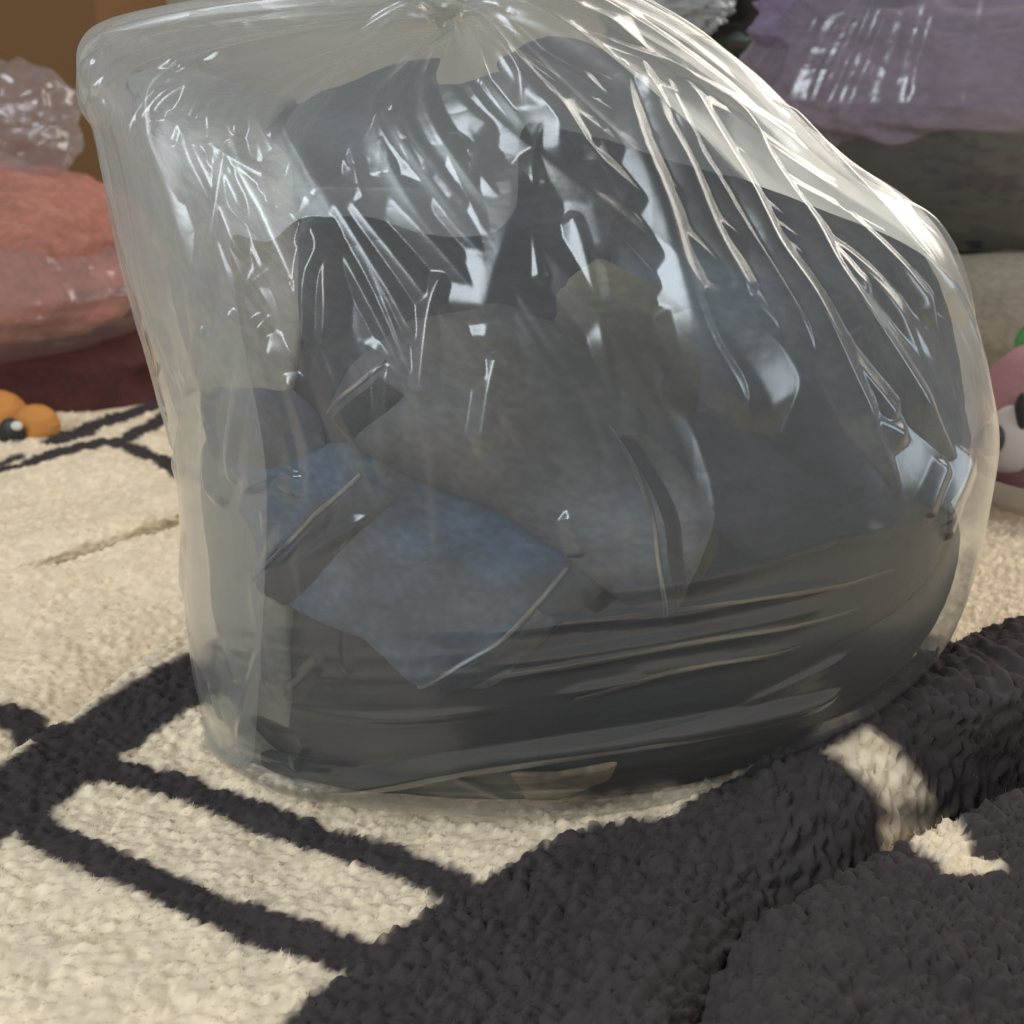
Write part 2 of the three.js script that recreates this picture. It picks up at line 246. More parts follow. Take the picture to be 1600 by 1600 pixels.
// ---------------------------------------------------------------- creases of the film: [height mm, width mm, points]
const CREASES = [
  // fan on the broad shoulder
  [5, 4.5, [[958, 66], [985, 210], [1030, 330], [1060, 420], [1100, 530], [1150, 620], [1182, 684]]],
  [3.2, 6, [[1075, 430], [1120, 520], [1165, 590], [1222, 694]]],
  [4, 3.5, [[985, 70], [1010, 170], [1060, 262], [1110, 370], [1160, 450], [1174, 492]]],
  [4.5, 3.5, [[1050, 120], [1077, 176], [1165, 311], [1210, 390], [1262, 476], [1322, 598], [1360, 665], [1420, 800]]],
  [4.5, 4, [[1090, 110], [1146, 188], [1187, 259], [1255, 349], [1300, 424], [1360, 514], [1418, 598], [1460, 668], [1510, 750]]],
  [5.5, 5, [[1160, 130], [1240, 203], [1281, 248], [1367, 337], [1424, 405], [1487, 469], [1553, 596]]],
  [3.5, 5, [[1040, 40], [1127, 100], [1200, 178], [1285, 232], [1370, 297], [1462, 360]]],
  [2.8, 3, [[1203, 270], [1240, 337], [1292, 390], [1337, 442], [1375, 461]]],
  [3, 3, [[1240, 337], [1319, 469], [1352, 525]]],
  [3.2, 3, [[1015, 90], [1075, 230], [1120, 300], [1200, 420], [1250, 520], [1290, 600]]],
  [3, 2.5, [[1345, 655], [1370, 668], [1425, 690]]],
  [3, 3, [[1285, 520], [1350, 600], [1410, 680]]],
  [3, 4, [[1290, 320], [1380, 400], [1470, 520]]],
  // right hand edge
  [3, 4, [[1520, 700], [1495, 765], [1462, 832]]],
  [2, 3, [[1500, 740], [1490, 800], [1470, 850]]],
  [2, 3, [[1480, 720], [1462, 770], [1440, 812]]],
  // middle
  [5, 9, [[930, 110], [885, 170], [868, 215], [887, 305]]],
  [4, 3, [[860, 190], [842, 221], [831, 270], [840, 330]]],
  [3.5, 5, [[950, 130], [944, 190], [925, 300], [940, 375], [947, 431]]],
  [3, 2.5, [[824, 326], [839, 394], [850, 461]]],
  [3, 2.5, [[887, 326], [910, 375], [932, 469], [960, 640]]],
  [5, 9, [[801, 255], [803, 337], [775, 440], [748, 545]]],
  [3, 4, [[800, 400], [770, 480], [757, 560]]],
  [3, 2.2, [[700, 420], [677, 472], [664, 580], [655, 660]]],
  [3, 2.6, [[778, 545], [765, 620], [745, 722]]],
  [2.2, 2, [[605, 560], [603, 660], [606, 765]]],
  // edge of the front fold that hangs from the knot
  [14, 9, [[690, 26], [640, 60], [590, 118], [540, 170], [485, 238], [460, 298], [476, 345]]],
  [4, 3, [[700, 30], [640, 90], [590, 150], [535, 200]]],
  [4, 3, [[705, 35], [660, 110], [625, 165], [605, 200]]],
  [3.5, 3, [[712, 35], [690, 90], [660, 140]]],
  [4, 3.2, [[725, 30], [770, 70], [800, 130], [830, 215]]],
  [3, 3, [[720, 40], [750, 100], [745, 170]]],
  [3, 3, [[735, 25], [800, 60], [850, 110], [900, 130]]],
  [4, 5, [[458, 298], [540, 300], [640, 306], [708, 322]]],
  [3, 4, [[590, 215], [610, 260], [606, 290]]],
  [3, 4, [[632, 220], [640, 260], [645, 285]]],
  [3, 4, [[715, 205], [700, 240], [670, 270], [705, 285]]],
  [3, 4, [[760, 215], [740, 280], [710, 320], [730, 260]]],
  [6, 5, [[471, 330], [500, 385], [484, 430], [481, 520], [480, 605]]],
  [4.5, 3.6, [[520, 350], [513, 420], [512, 480], [507, 585]]],
  [4, 3, [[455, 430], [468, 470], [475, 520]]],
  // slack film of the other side
  [4, 3, [[428, 480], [400, 530], [380, 620], [366, 732], [380, 760]]],
  [4.5, 6, [[421, 500], [425, 612], [398, 735], [408, 775]]],
  [4, 3.5, [[440, 560], [466, 612], [489, 710], [489, 792], [459, 832], [390, 905]]],
  [3.5, 3, [[330, 480], [305, 575], [286, 690], [271, 764]]],
  [3, 2.2, [[320, 640], [324, 700], [329, 757], [343, 771], [369, 728]]],
  [4, 4, [[360, 200], [345, 300], [325, 420], [303, 570]]],
  [3, 3, [[372, 470], [340, 540], [312, 640]]],
  [3, 4, [[467, 730], [460, 780]]],
  [3, 8, [[200, 190], [260, 240], [330, 300]]],
  [3, 6, [[240, 330], [265, 360], [290, 400]]],
  [4, 7, [[165, 100], [230, 120], [320, 145], [380, 150]]],
  [4, 7, [[200, 60], [270, 75], [350, 100], [390, 130]]],
  [4, 6, [[380, 20], [450, 34], [560, 30], [660, 22]]],
  [3.5, 5, [[300, 30], [420, 60], [560, 50], [680, 24]]],
  [3.5, 8, [[770, 24], [850, 50], [940, 50], [1010, 20]]],
  [3, 6, [[790, 12], [880, 30], [960, 10]]],
  // foot
  [4, 3.5, [[345, 1196], [430, 1216], [512, 1226], [600, 1216], [700, 1194], [900, 1166], [1100, 1130], [1290, 1088], [1325, 1068]]],
  [2, 2, [[500, 1208], [600, 1203], [720, 1180]]],
  [2, 2.4, [[730, 988], [900, 972], [1050, 958], [1200, 928], [1390, 892]]],
  [1.8, 2.2, [[740, 1066], [900, 1036], [1100, 1000], [1350, 948]]],
  [1.4, 2.2, [[760, 1040], [1000, 1010], [1200, 968]]],
  [1.6, 4, [[900, 924], [1060, 905], [1200, 880], [1310, 842], [1450, 815]]],
  [1.4, 2, [[850, 1090], [1050, 1052], [1250, 1010]]],
  [1.4, 2, [[1150, 1100], [1260, 1060], [1330, 1020]]],
  [1.4, 2, [[420, 1100], [620, 1120], [800, 1100]]],
  [2.5, 3, [[505, 1020], [475, 1060], [442, 1098]]],
  [3, 3, [[415, 1000], [395, 1060], [380, 1120], [370, 1172]]],
  [2.5, 3, [[325, 1060], [340, 1110], [350, 1130]]],
  [2.4, 3, [[480, 1150], [462, 1185], [465, 1210]]],
  [2.4, 4, [[700, 1200], [780, 1240], [850, 1275]]],
  [2.2, 4, [[560, 1240], [700, 1262], [820, 1276]]],
  [2, 3, [[1010, 1255], [1100, 1232], [1160, 1222]]],
];
function makeBag(nu, nv, seed) {
  // rows of u: three quarters of them on the side the camera sees
  const us = []; for (let i = 0; i < nu; i++) { const t = i / nu; us.push(t < 0.85 ? -0.06 + 0.62 * t / 0.85 : 0.56 + 0.38 * (t - 0.85) / 0.15); }
  const P = new Float32Array(nu * nv * 3), Nn = new Float32Array(nu * nv * 3), UV = new Float32Array(nu * nv * 2), D = new Float32Array(nu * nv), idx = [];
  const p = new V3(), n = new V3(), r = rng(seed);
  const pleats = []; for (let i = 0; i < 46; i++) pleats.push([r(), 0.005 + 0.010 * r(), 0.5 + 0.7 * r(), 0.62 + 0.3 * r()]);
  const vs = []; for (let j = 0; j < nv; j++) vs.push(Math.pow(j / (nv - 1), 0.9));
  for (let j = 0; j < nv; j++) for (let i = 0; i < nu; i++) {
    const o = j * nu + i, u = us[i], v = vs[j]; bagPoint(u, v, p); bagNormal(u, v, n);
    P.set([p.x, p.y, p.z], o * 3); Nn.set([n.x, n.y, n.z], o * 3); UV.set([u * 5.2, v * 3], o * 2);
    // random pleats towards the neck
    let d = 0; const uu = ((u % 1) + 1) % 1, near = sstep(0.55, 0.95, v) * (1 - 0.55 * sstep(0.93, 1, v));
    if (near > 0) for (const [c, w, h, reach] of pleats) { let q = Math.abs(uu - c - 0.03 * (noise(v * 5, c * 99) - 0.5)); q = Math.min(q, 1 - q); if (q < 4 * w) d += 0.0045 * h * sstep(reach - 0.1, reach + 0.15, v) * Math.exp(-q / w); }
    // slack and small crumples
    const slack = sstep(0.1, 0.3, v);
    const loose = sstep(-0.05, -0.13, p.x); d += slack * (0.006 - 0.002 * loose) * (fbm(p.x * 6 + 4, p.y * 3, p.z * 6, 2) - 0.5);
    d += slack * (0.0006 - 0.0002 * loose) * (ridged(p.x * 24 + 2.0 * p.y, p.y * 3.5, p.z * 24, 2) - 0.6);
    d += 0.0003 * (ridged(p.x * 55, p.y * 22, p.z * 55, 2) - 0.6);
    D[o] = d;
  }
  // taut film: every crease is the crest of a tent, and neighbouring tents meet in valleys, which leaves flat facets between
  const rows = (v0, v1) => [Math.max(0, Math.floor(Math.pow(Math.max(0, v0), 1 / 0.9) * (nv - 1))), Math.min(nv - 1, Math.ceil(Math.pow(Math.min(1, v1), 1 / 0.9) * (nv - 1)))];
  const tent = new Float32Array(nu * nv), lines = CREASES.map(([h, w, pts], i) => [i > 57 ? h * 0.0006 + 0.0004 : (h * 0.00105 + 0.0010) * (i < 13 ? 1.5 : 1), h / w * (i < 13 ? 0.6 : 0.48), pts.map(([x, y]) => bagAt(x, y)), i < 13 ? 0.0022 : i > 57 ? 0.0006 : 0.0014]);
  const put = (u, v) => ({ u, v, p: bagPoint(u, v, new V3()) });
  for (let i = 0; i < 100; i++) {   // more folds that fan down from the neck all round
    const u0 = i % 14 ? 0.215 + 0.365 * r() : -0.05 + 0.265 * r(), top = 0.72 + 0.26 * r(), low = Math.max(0.22, top - 0.10 - 0.34 * r()), sk = (r() - 0.5) * 0.05, pts = [];
    for (let k = 0; k <= 4; k++) { const t = k / 4; pts.push(put(u0 + sk * t + 0.005 * (noise(t * 1.5, i) - 0.5), lerp(low, top, t))); }
    lines.push([0.0018 + 0.0030 * r(), 0.20 + 0.28 * r(), pts, 0.0012]);
  }
  for (let i = 0; i < 13; i++) {   // long taut folds over the broad shoulder
    const u1 = 0.205 + 0.03 * (r() - 0.5), u0 = 0.01 + 0.19 * (i + 0.6 * r()) / 13, v1 = 0.90 + 0.05 * r(), v0 = 0.36 + 0.22 * r(), pts = [];
    for (let k = 0; k <= 4; k++) { const t = k / 4; pts.push(put(lerp(u0, lerp(u0, u1, 0.75), t), lerp(v0, v1, t))); }
    lines.push([0.0030 + 0.0030 * r(), 0.42 + 0.3 * r(), pts, 0.0014]);
  }
  for (let i = 0; i < 16; i++) {   // and from the knot down the slack side
    const u1 = 0.265 + 0.02 * r(), u0 = 0.27 + 0.16 * (i + 0.6 * r()) / 16, v1 = 0.97, v0 = 0.62 + 0.14 * r(), pts = [];
    for (let k = 0; k <= 4; k++) { const t = k / 4; pts.push(put(lerp(u0, lerp(u0, u1, 0.6), t), lerp(v0, v1, t))); }
    lines.push([0.0030 + 0.0030 * r(), 0.40 + 0.3 * r(), pts, 0.0012]);
  }
  for (let i = 0; i < 44; i++) {   // the rumpled loose shoulder
    const u0 = 0.33 + 0.2 * r(), v0 = 0.70 + 0.25 * r(), a = (r() - 0.5) * 3, len = 0.05 + 0.08 * r(), pts = [];
    for (let k = 0; k <= 3; k++) { const t = k / 3 - 0.5; pts.push(put(u0 + Math.sin(a) * len * t * 0.7, clamp(v0 + Math.cos(a) * len * t, 0.05, 0.985))); }
    lines.push([0.003 + 0.006 * r(), 0.3 + 0.3 * r(), pts, 0.0014]);
  }
  for (let i = 0; i < 60; i++) {   // short crumples between them
    const u0 = 0.2 + 0.38 * r(), v0 = 0.25 + 0.6 * r(), a = (r() - 0.5) * 2.2, len = 0.03 + 0.06 * r(), pts = [];
    for (let k = 0; k <= 3; k++) { const t = k / 3 - 0.5; pts.push(put(u0 + Math.sin(a) * len * t * 0.7, clamp(v0 + Math.cos(a) * len * t, 0.05, 0.99))); }
    lines.push([0.0012 + 0.0016 * r(), 0.22 + 0.2 * r(), pts, 0.0008]);
  }
  for (let i = 0; i < 46; i++) {   // stretch lines along the foot
    const u0 = 0.0 + 0.5 * r(), v0 = 0.14 + 0.2 * r(), len = 0.03 + 0.12 * r(), pts = [];
    for (let k = 0; k <= 4; k++) { const t = k / 4 - 0.5; pts.push(put(u0 + len * t, v0 - 0.12 * len * t * 2)); }
    lines.push([0.0003 + 0.0006 * r(), 0.10 + 0.10 * r(), pts, 0.0005]);
  }
  lines.forEach(([h, slope, q, e], ci) => {
    const poly = new THREE.CatmullRomCurve3(q.map((s) => s.p)).getPoints(q.length * 4), m = poly.length, reach = h * 1.2 / slope;
    let v0 = 9, v1 = -9; for (const s of q) { v0 = Math.min(v0, s.v); v1 = Math.max(v1, s.v); }
    const [j0, j1] = rows(v0 - 0.08, v1 + 0.08), box = new THREE.Box3().setFromPoints(poly).expandByScalar(reach);
    for (let j = j0; j <= j1; j++) for (let i = 0; i < nu; i++) {
      if (us[i] > 0.6) continue;
      const o = (j * nu + i) * 3, x = P[o], y = P[o + 1], z = P[o + 2];
      if (x < box.min.x || x > box.max.x || y < box.min.y || y > box.max.y || z < box.min.z || z > box.max.z) continue;
      let best = 9, at = 0;
      for (let k = 0; k < m - 1; k++) { const a = poly[k], b = poly[k + 1], dx = b.x - a.x, dy = b.y - a.y, dz = b.z - a.z, t = clamp(((x - a.x) * dx + (y - a.y) * dy + (z - a.z) * dz) / (dx * dx + dy * dy + dz * dz + 1e-12), 0, 1), d = Math.hypot(x - a.x - t * dx, y - a.y - t * dy, z - a.z - t * dz); if (d < best) { best = d; at = (k + t) / (m - 1); } }
      if (best > reach) continue;
      const wob = 0.88 + 0.24 * noise(at * 3, ci * 3.7, 1), taper = sstep(0, 0.16, at) * sstep(1, 0.78, at), val = h * wob * taper - slope * (Math.sqrt(best * best + e * e) - e) * (0.9 + 0.2 * noise(at * 2, ci, 5));
      const was = tent[o / 3], k2 = 0.0005, hh = Math.max(0, k2 - Math.abs(val - was)) / k2;
      tent[o / 3] = Math.max(was, val) + hh * hh * k2 * 0.25;
    }
  });
  for (let o = 0; o < nu * nv; o++) D[o] += tent[o];
  for (let o = 0; o < nu * nv; o++) { P[o * 3] += Nn[o * 3] * D[o]; P[o * 3 + 1] = Math.max(0.0015, P[o * 3 + 1] + Nn[o * 3 + 1] * D[o]); P[o * 3 + 2] += Nn[o * 3 + 2] * D[o]; }
  for (let j = 0; j < nv - 1; j++) for (let i = 0; i < nu; i++) { const a = j * nu + i, b = j * nu + (i + 1) % nu, c = a + nu, d = b + nu; idx.push(a, b, c, b, d, c); }
  return geom(P, idx, UV);
}
const bag = thing('clear_plastic_bag', 'large knotted clear plastic bag full of folded jeans on the fleece blanket', 'plastic bag');
const filmMat = film([0.86, 0.87, 0.86], 0.958, 0.235);
part('film', makeBag(1120, 620, 7), filmMat, bag);
{
  // the upper half of the film lies double where it is bunched up to the knot, and down the slack side
  const nu = 420, nv = 170, P = new Float32Array(nu * nv * 3), UV = new Float32Array(nu * nv * 2), idx = [], p = new V3(), n = new V3(), r = rng(31), pl = [];
  for (let i = 0; i < 60; i++) pl.push([-0.1 + 0.7 * r(), 0.004 + 0.010 * r(), 0.4 + 0.8 * r()]);
  for (let j = 0; j < nv; j++) for (let i = 0; i < nu; i++) {
    const u = -0.10 + 0.72 * i / (nu - 1), low = lerp(lerp(0.42, 0.66, sstep(0.04, 0.20, u)), 0.12, sstep(0.34, 0.40, u)) + 0.26 * (noise(u * 15 + 0.35, 3) - 0.5) + 0.06 * (noise(u * 37, 9) - 0.5) + 0.012 * (noise(u * 50, 5) - 0.5), v = lerp(clamp(low, 0.08, 0.9), 1, j / (nv - 1));
    bagPoint(u, v, p); bagNormal(u, v, n); let d = -0.0025;
    for (const [c, w, h] of pl) { const q = Math.abs(u - c - 0.02 * (noise(v * 3, c * 99) - 0.5)); if (q < 4 * w) d += 0.003 * h * sstep(0.4, 0.9, v) * Math.exp(-q / w); }
    d += 0.004 * (fbm(p.x * 9, p.y * 5, p.z * 9 + 3, 2) - 0.5) + 0.0012 * (ridged(p.x * 26 + 3 * p.y, p.y * 4, p.z * 26, 2) - 0.6);
    const o = j * nu + i; P.set([p.x + n.x * d, Math.max(0.003, p.y + n.y * d), p.z + n.z * d], o * 3); UV.set([u * 5.2 + 0.4, v * 3], o * 2);
  }
  for (let j = 0; j < nv - 1; j++) for (let i = 0; i < nu - 1; i++) { const a = j * nu + i; idx.push(a, a + 1, a + nu, a + 1, a + nu + 1, a + nu); }
  part('doubled_film', geom(P, idx, UV), film([0.85, 0.85, 0.84], 0.905, 0.30), bag);
}
{
  // gathered neck and the loose top above the tie
  const neck = onZ(712, 4, -0.052), nu = 260, nv = 40, pos = [], uv = [], idx = [];
  for (let j = 0; j < nv; j++) for (let i = 0; i < nu; i++) {
    const t = j / (nv - 1), a = i / nu * 2 * Math.PI, pl = 0.25 * Math.sin(a * 17) + 0.2 * Math.sin(a * 29 + 1) + 0.15 * Math.sin(a * 41 + 2);
    const rr = lerp(0.011, 0.10, t * t) * (1 + pl * 0.55 * (0.4 + t)), y = 0.10 * Math.sin(t * 1.5) - 0.02 * t * t;
    pos.push(neck.x + Math.cos(a) * rr * 1.3, neck.y + y + 0.01 * t * Math.sin(a * 7), neck.z + Math.sin(a) * rr * 0.8); uv.push(i / nu * 3, t);
  }
  for (let j = 0; j < nv - 1; j++) for (let i = 0; i < nu; i++) { const a = j * nu + i, b = j * nu + (i + 1) % nu; idx.push(a, a + nu, b, b, a + nu, b + nu); }
  part('gathered_top', geom(pos, idx, uv), filmMat, bag);
}

function star(poly, K, soft = 1) {   // distance from the middle of an outline to its edge, all round
  const R = new Float32Array(K);
  for (let k = 0; k < K; k++) { const a = k / K * 2 * Math.PI, dx = Math.cos(a), dy = Math.sin(a); let best = 0; for (let i = 0, j = poly.length - 1; i < poly.length; j = i++) { const [ax, ay] = poly[j], [bx, by] = poly[i], ex = bx - ax, ey = by - ay, den = dx * ey - dy * ex; if (Math.abs(den) < 1e-12) continue; const t = (ax * ey - ay * ex) / den, s = (ax * dy - ay * dx) / den; if (t > 0 && s >= 0 && s <= 1) best = Math.max(best, t); } R[k] = best; }
  return R.map((_, k) => { let s = 0, w = 0; for (let d = -3 * soft; d <= 3 * soft; d++) { const g = Math.exp(-d * d / (4 * soft * soft)); s += g * R[(k + d + K) % K]; w += g; } return s / w; });
}
const GU = 1.35, GV = 0.80;   // metres round and along the bag
function under(x, y, off) {   // the place on the bag behind which, at a given depth, something is seen at a pixel
  let tx = x, ty = y, h;
  for (let i = 0; i < 4; i++) { h = bagAt(tx, ty); const [qx, qy] = toPixel(h.p.clone().addScaledVector(h.n, -off)); tx = clamp(tx + (x - qx) * 0.8, x - 90, x + 90); ty = clamp(ty + (y - qy) * 0.8, y - 90, y + 90); }
  return h;
}
function onBag(x, y, off = 0) { const h = under(x, y, off), face = h.n.dot(EYE.clone().sub(h.p).normalize()); return [(h.u + (face < 0.45 && y < 1000 ? (h.u < 0.25 ? -0.075 : 0.075) : 0)) * GU, (h.v - 0.05 * sstep(1230, 1280, y) + 0.02 * sstep(150, 60, y)) * GV]; }
// ---------------------------------------------------------------- clothes inside
// a folded garment as a soft pad that presses against the film from inside: it follows the bulge of the bag at a given depth under it
function garment(name, label, category, outline, { off = 0.02, T = 0.012, color, wrinkle = 0.004, seed = 1, round = 2.6, group, dirs = [9, 22], tex = denimTex, soft = 1 }) {
  const q = outline.map((p) => onBag(...p, off)), O = q.reduce((s, p) => [s[0] + p[0] / q.length, s[1] + p[1] / q.length], [0, 0]);
  const K = 240, M = 60, S = star(q.map((p) => [p[0] - O[0], p[1] - O[1]]), K, soft), bp = new V3(), bn = new V3();
  const rad = (a) => { const x = ((a / (2 * Math.PI)) % 1 + 1) % 1 * K, i = Math.floor(x) % K; return lerp(S[i], S[(i + 1) % K], x - Math.floor(x)); };
  const edge = (rho) => Math.pow(Math.max(0, 1 - Math.pow(rho, round * 3)), 0.5);
  const top = (x, y) => { const rho = Math.min(1, Math.hypot(x, y) / Math.max(1e-6, rad(Math.atan2(y, x)))); return T * edge(rho) + (1 - Math.pow(rho, 8)) * (0.0016 * (ridged(x * 46 + seed, y * 60, seed, 2) - 0.6) + wrinkle * ((ridged(x * dirs[0] + seed, y * dirs[1] + x * 4, seed * 3.1, 2) - 0.55) * 2 + (fbm(x * 10, y * 10, seed, 3) - 0.5) * 2)); };
  const lift = (x, y, z) => { const u = (x + O[0]) / GU, v = clamp((y + O[1]) / GV, 0.085, 1); bagPoint(u, v, bp); bagNormal(u, v, bn); return bp.clone().addScaledVector(bn, z - off - T); };
  const pos = [], uv = [], idx = [], put = (x, y, z) => { const p = lift(x, y, z); p.y = Math.max(0.004, p.y); pos.push(p.x, p.y, p.z); uv.push(x * 4 + seed * 0.37, y * 4 + seed * 0.71); };
  for (const s of [1, -1]) for (let m = 0; m <= M; m++) { const rho = 1 - Math.pow(1 - m / M, 1.5); for (let k = 0; k < K; k++) { const a = k / K * 2 * Math.PI, x = Math.cos(a) * S[k] * rho, y = Math.sin(a) * S[k] * rho; put(x, y, s > 0 ? top(x, y) : -T * edge(rho)); } }
  const ring = (M + 1) * K;
  for (let m = 0; m < M; m++) for (let k = 0; k < K; k++) { const a = m * K + k, b = m * K + (k + 1) % K; idx.push(a, b, a + K, b, b + K, a + K); idx.push(ring + a, ring + a + K, ring + b, ring + b, ring + a + K, ring + b + K); }
  const g = thing(name, label, category, group), body = part('cloth', geom(pos, idx, uv), cloth(color, 0.0006, 0.95, tex), g);
  const at = (px, py) => { const h = under(px, py, off); return [h.u * GU - O[0], h.v * GV - O[1]]; };
  const curve = (pts) => new THREE.CatmullRomCurve3(pts.map((p) => { const [x, y] = at(...p); return new V3(x, y, 0); }));
  return {
    g, body,
    seam(pts, r = 0.0014, seamColor, partName = 'seam') {   // a raised sewn edge
      const dense = curve(pts).getPoints(60).map((c) => lift(c.x, c.y, top(c.x, c.y) + r * 0.3));
      return part(partName, new THREE.TubeGeometry(new THREE.CatmullRomCurve3(dense), 120, r, 8), cloth(seamColor || color.map((v) => v * 1.9), 0.0003), g);
    },
    hem(pts, width, seamColor, up = 0.0022) {   // a doubled strip along a hem, width in millimetres
      const cv = curve(pts), n = 60, m = 8, P = [], I = [], T2 = [];
      for (let i = 0; i <= n; i++) { const c = cv.getPoint(i / n), d = cv.getTangent(i / n); for (let j = 0; j <= m; j++) { const s = j / m, w = s * width * 0.001, e = up * Math.pow(Math.max(0, 1 - Math.pow(Math.abs(2 * s - 1), 6)), 0.5) + 0.0012 * (noise(i * 0.9, j * 0.6, seed) - 0.5), x = c.x - d.y * w, y = c.y + d.x * w, v = lift(x, y, top(x, y) + e); P.push(v.x, v.y, v.z); T2.push(i / n * 0.6, s * 0.1 + seed); } }
      for (let i = 0; i < n; i++) for (let j = 0; j < m; j++) { const a = i * (m + 1) + j; I.push(a, a + m + 1, a + 1, a + 1, a + m + 1, a + m + 2); }
      return part('hem', geom(P, I, T2), cloth(seamColor || color, 0.0005), g);
    },
  };
}
garment('dark_clothes_heap', 'dark heap of folded clothes deep in the clear bag, behind the front jeans', 'clothes', [[330, 740], [420, 560], [450, 320], [505, 190], [600, 110], [740, 80], [920, 80], [1110, 140], [1310, 270], [1470, 400], [1545, 600], [1540, 800], [1490, 960], [1350, 1130], [1000, 1255], [620, 1245], [370, 1190], [340, 1090], [330, 900]], { soft: 2, off: 0.03, T: 0.012, color: [0.040, 0.046, 0.054], seed: 13, wrinkle: 0.006, round: 7 });
{
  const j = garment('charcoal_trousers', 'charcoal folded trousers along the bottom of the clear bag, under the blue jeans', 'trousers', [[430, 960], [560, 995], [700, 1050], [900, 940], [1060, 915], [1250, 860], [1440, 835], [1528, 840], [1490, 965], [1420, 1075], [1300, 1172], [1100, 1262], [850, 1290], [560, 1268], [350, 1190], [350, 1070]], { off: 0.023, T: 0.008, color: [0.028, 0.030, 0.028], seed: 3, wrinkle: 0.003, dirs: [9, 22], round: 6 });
  for (const pts of [[[760, 984], [900, 972], [1050, 957], [1200, 928], [1390, 890]], [[760, 1064], [900, 1037], [1100, 1000], [1340, 950]], [[900, 1092], [1050, 1052], [1250, 1012]]]) j.seam(pts, 0.0012, [0.34, 0.26, 0.16], 'painted_glint');  // tan strips paint in the warm glints of the film creases, not sewn trim
}
garment('grey_jacket', 'soft slate grey garment bulging against the sloping shoulder of the clear bag', 'jacket', [[930, 110], [1080, 150], [1270, 300], [1420, 450], [1525, 620], [1520, 800], [1400, 862], [1180, 850], [1060, 700], [960, 520], [930, 330]], { soft: 2, off: 0.019, T: 0.009, color: [0.10, 0.12, 0.135], seed: 5, wrinkle: 0.006, round: 5 });
garment('grey_sweatshirt', 'slate grey folded garment at the top of the clear bag below the knot', 'sweatshirt', [[495, 180], [570, 110], [720, 75], [880, 85], [980, 150], [1000, 300], [970, 440], [860, 570], [740, 550], [600, 600], [510, 660], [458, 540], [466, 330]], { soft: 2, off: 0.019, T: 0.009, color: [0.095, 0.112, 0.14], seed: 6, wrinkle: 0.006, round: 5 });
garment('pale_blue_shirt', 'pale blue shirt edge behind the hazy slack film of the clear bag', 'shirt', [[284, 705], [340, 640], [420, 590], [490, 640], [500, 720], [440, 800], [380, 860], [320, 890], [285, 820]], { off: 0.022, T: 0.005, color: [0.15, 0.19, 0.27], seed: 8, wrinkle: 0.003 });
garment('olive_trousers', 'olive brown trousers showing between the grey jeans and the slate jacket', 'trousers', [[870, 440], [940, 390], [1060, 450], [1100, 570], [1085, 665], [1000, 690], [920, 640], [850, 560]], { off: 0.013, T: 0.006, color: [0.19, 0.155, 0.09], seed: 9, wrinkle: 0.004 });
garment('rust_shirt', 'small rust brown fold of a shirt tucked above the grey jeans', 'shirt', [[735, 560], [790, 530], [850, 555], [860, 600], [800, 625], [745, 610]], { off: 0.011, T: 0.004, color: [0.10, 0.045, 0.028], seed: 19, wrinkle: 0.003 });
garment('navy_jeans', 'dark navy jeans folded just above the curved seam of the grey jeans', 'jeans', [[840, 580], [905, 600], [1000, 650], [1100, 640], [1230, 690], [1330, 780], [1320, 860], [1190, 890], [1100, 820], [1030, 770], [950, 690], [890, 660]], { off: 0.015, T: 0.008, color: [0.036, 0.046, 0.060], seed: 10, wrinkle: 0.004 });
{
  const j = garment('blue_jeans', 'faded blue jeans leg lying lowest of the denim, with pale stitched hems at both ends', 'jeans', [[365, 805], [480, 700], [560, 690], [700, 740], [800, 800], [900, 860], [955, 930], [870, 1005], [765, 1088], [652, 1088], [560, 1012], [445, 952], [395, 908]], { off: 0.02, T: 0.01, color: [0.15, 0.235, 0.38], seed: 2, wrinkle: 0.0032, round: 3.4 });
  j.seam([[395, 905], [450, 850], [510, 790], [565, 738]], 0.0013, [0.6, 0.6, 0.6]);
  j.hem([[400, 912], [455, 858], [515, 798], [570, 745]], 20, [0.07, 0.085, 0.11]);
  j.seam([[448, 935], [520, 870], [600, 790]], 0.0008, [0.26, 0.22, 0.18], 'stitching');
  j.seam([[650, 1080], [715, 1045], [785, 1000], [845, 935], [880, 884]], 0.0014, [0.6, 0.62, 0.64]);
  j.hem([[656, 1084], [722, 1049], [793, 1003], [838, 952]], 13, [0.115, 0.13, 0.15]);
  j.seam([[668, 1092], [738, 1056], [812, 1006], [852, 962]], 0.0007, [0.36, 0.34, 0.31], 'stitching');
  j.seam([[418, 925], [470, 874], [535, 810], [585, 762]], 0.0007, [0.30, 0.28, 0.26], 'stitching');
}
{
  const j = garment('grey_jeans', 'faded grey brown jeans folded across the bag, with a curved side seam', 'jeans', [[488, 655], [540, 560], [620, 485], [760, 445], [880, 500], [975, 590], [1060, 700], [1130, 800], [1110, 900], [1060, 990], [965, 948], [885, 888], [760, 800], [620, 738], [530, 702]], { off: 0.0085, T: 0.016, color: [0.17, 0.172, 0.178], seed: 4, wrinkle: 0.003, round: 3.4 });
  j.seam([[494, 652], [530, 622], [565, 590], [602, 562]], 0.0013, [0.6, 0.58, 0.54]);
  j.hem([[514, 652], [543, 628], [572, 603], [592, 586]], 13, [0.06, 0.062, 0.065]);
  j.seam([[948, 668], [985, 730], [1012, 800], [1028, 880], [1040, 975]], 0.0012, [0.55, 0.54, 0.5]);
  j.hem([[962, 676], [999, 734], [1026, 802], [1042, 880], [1052, 972]], -7, [0.085, 0.085, 0.085], 0.0010);
}
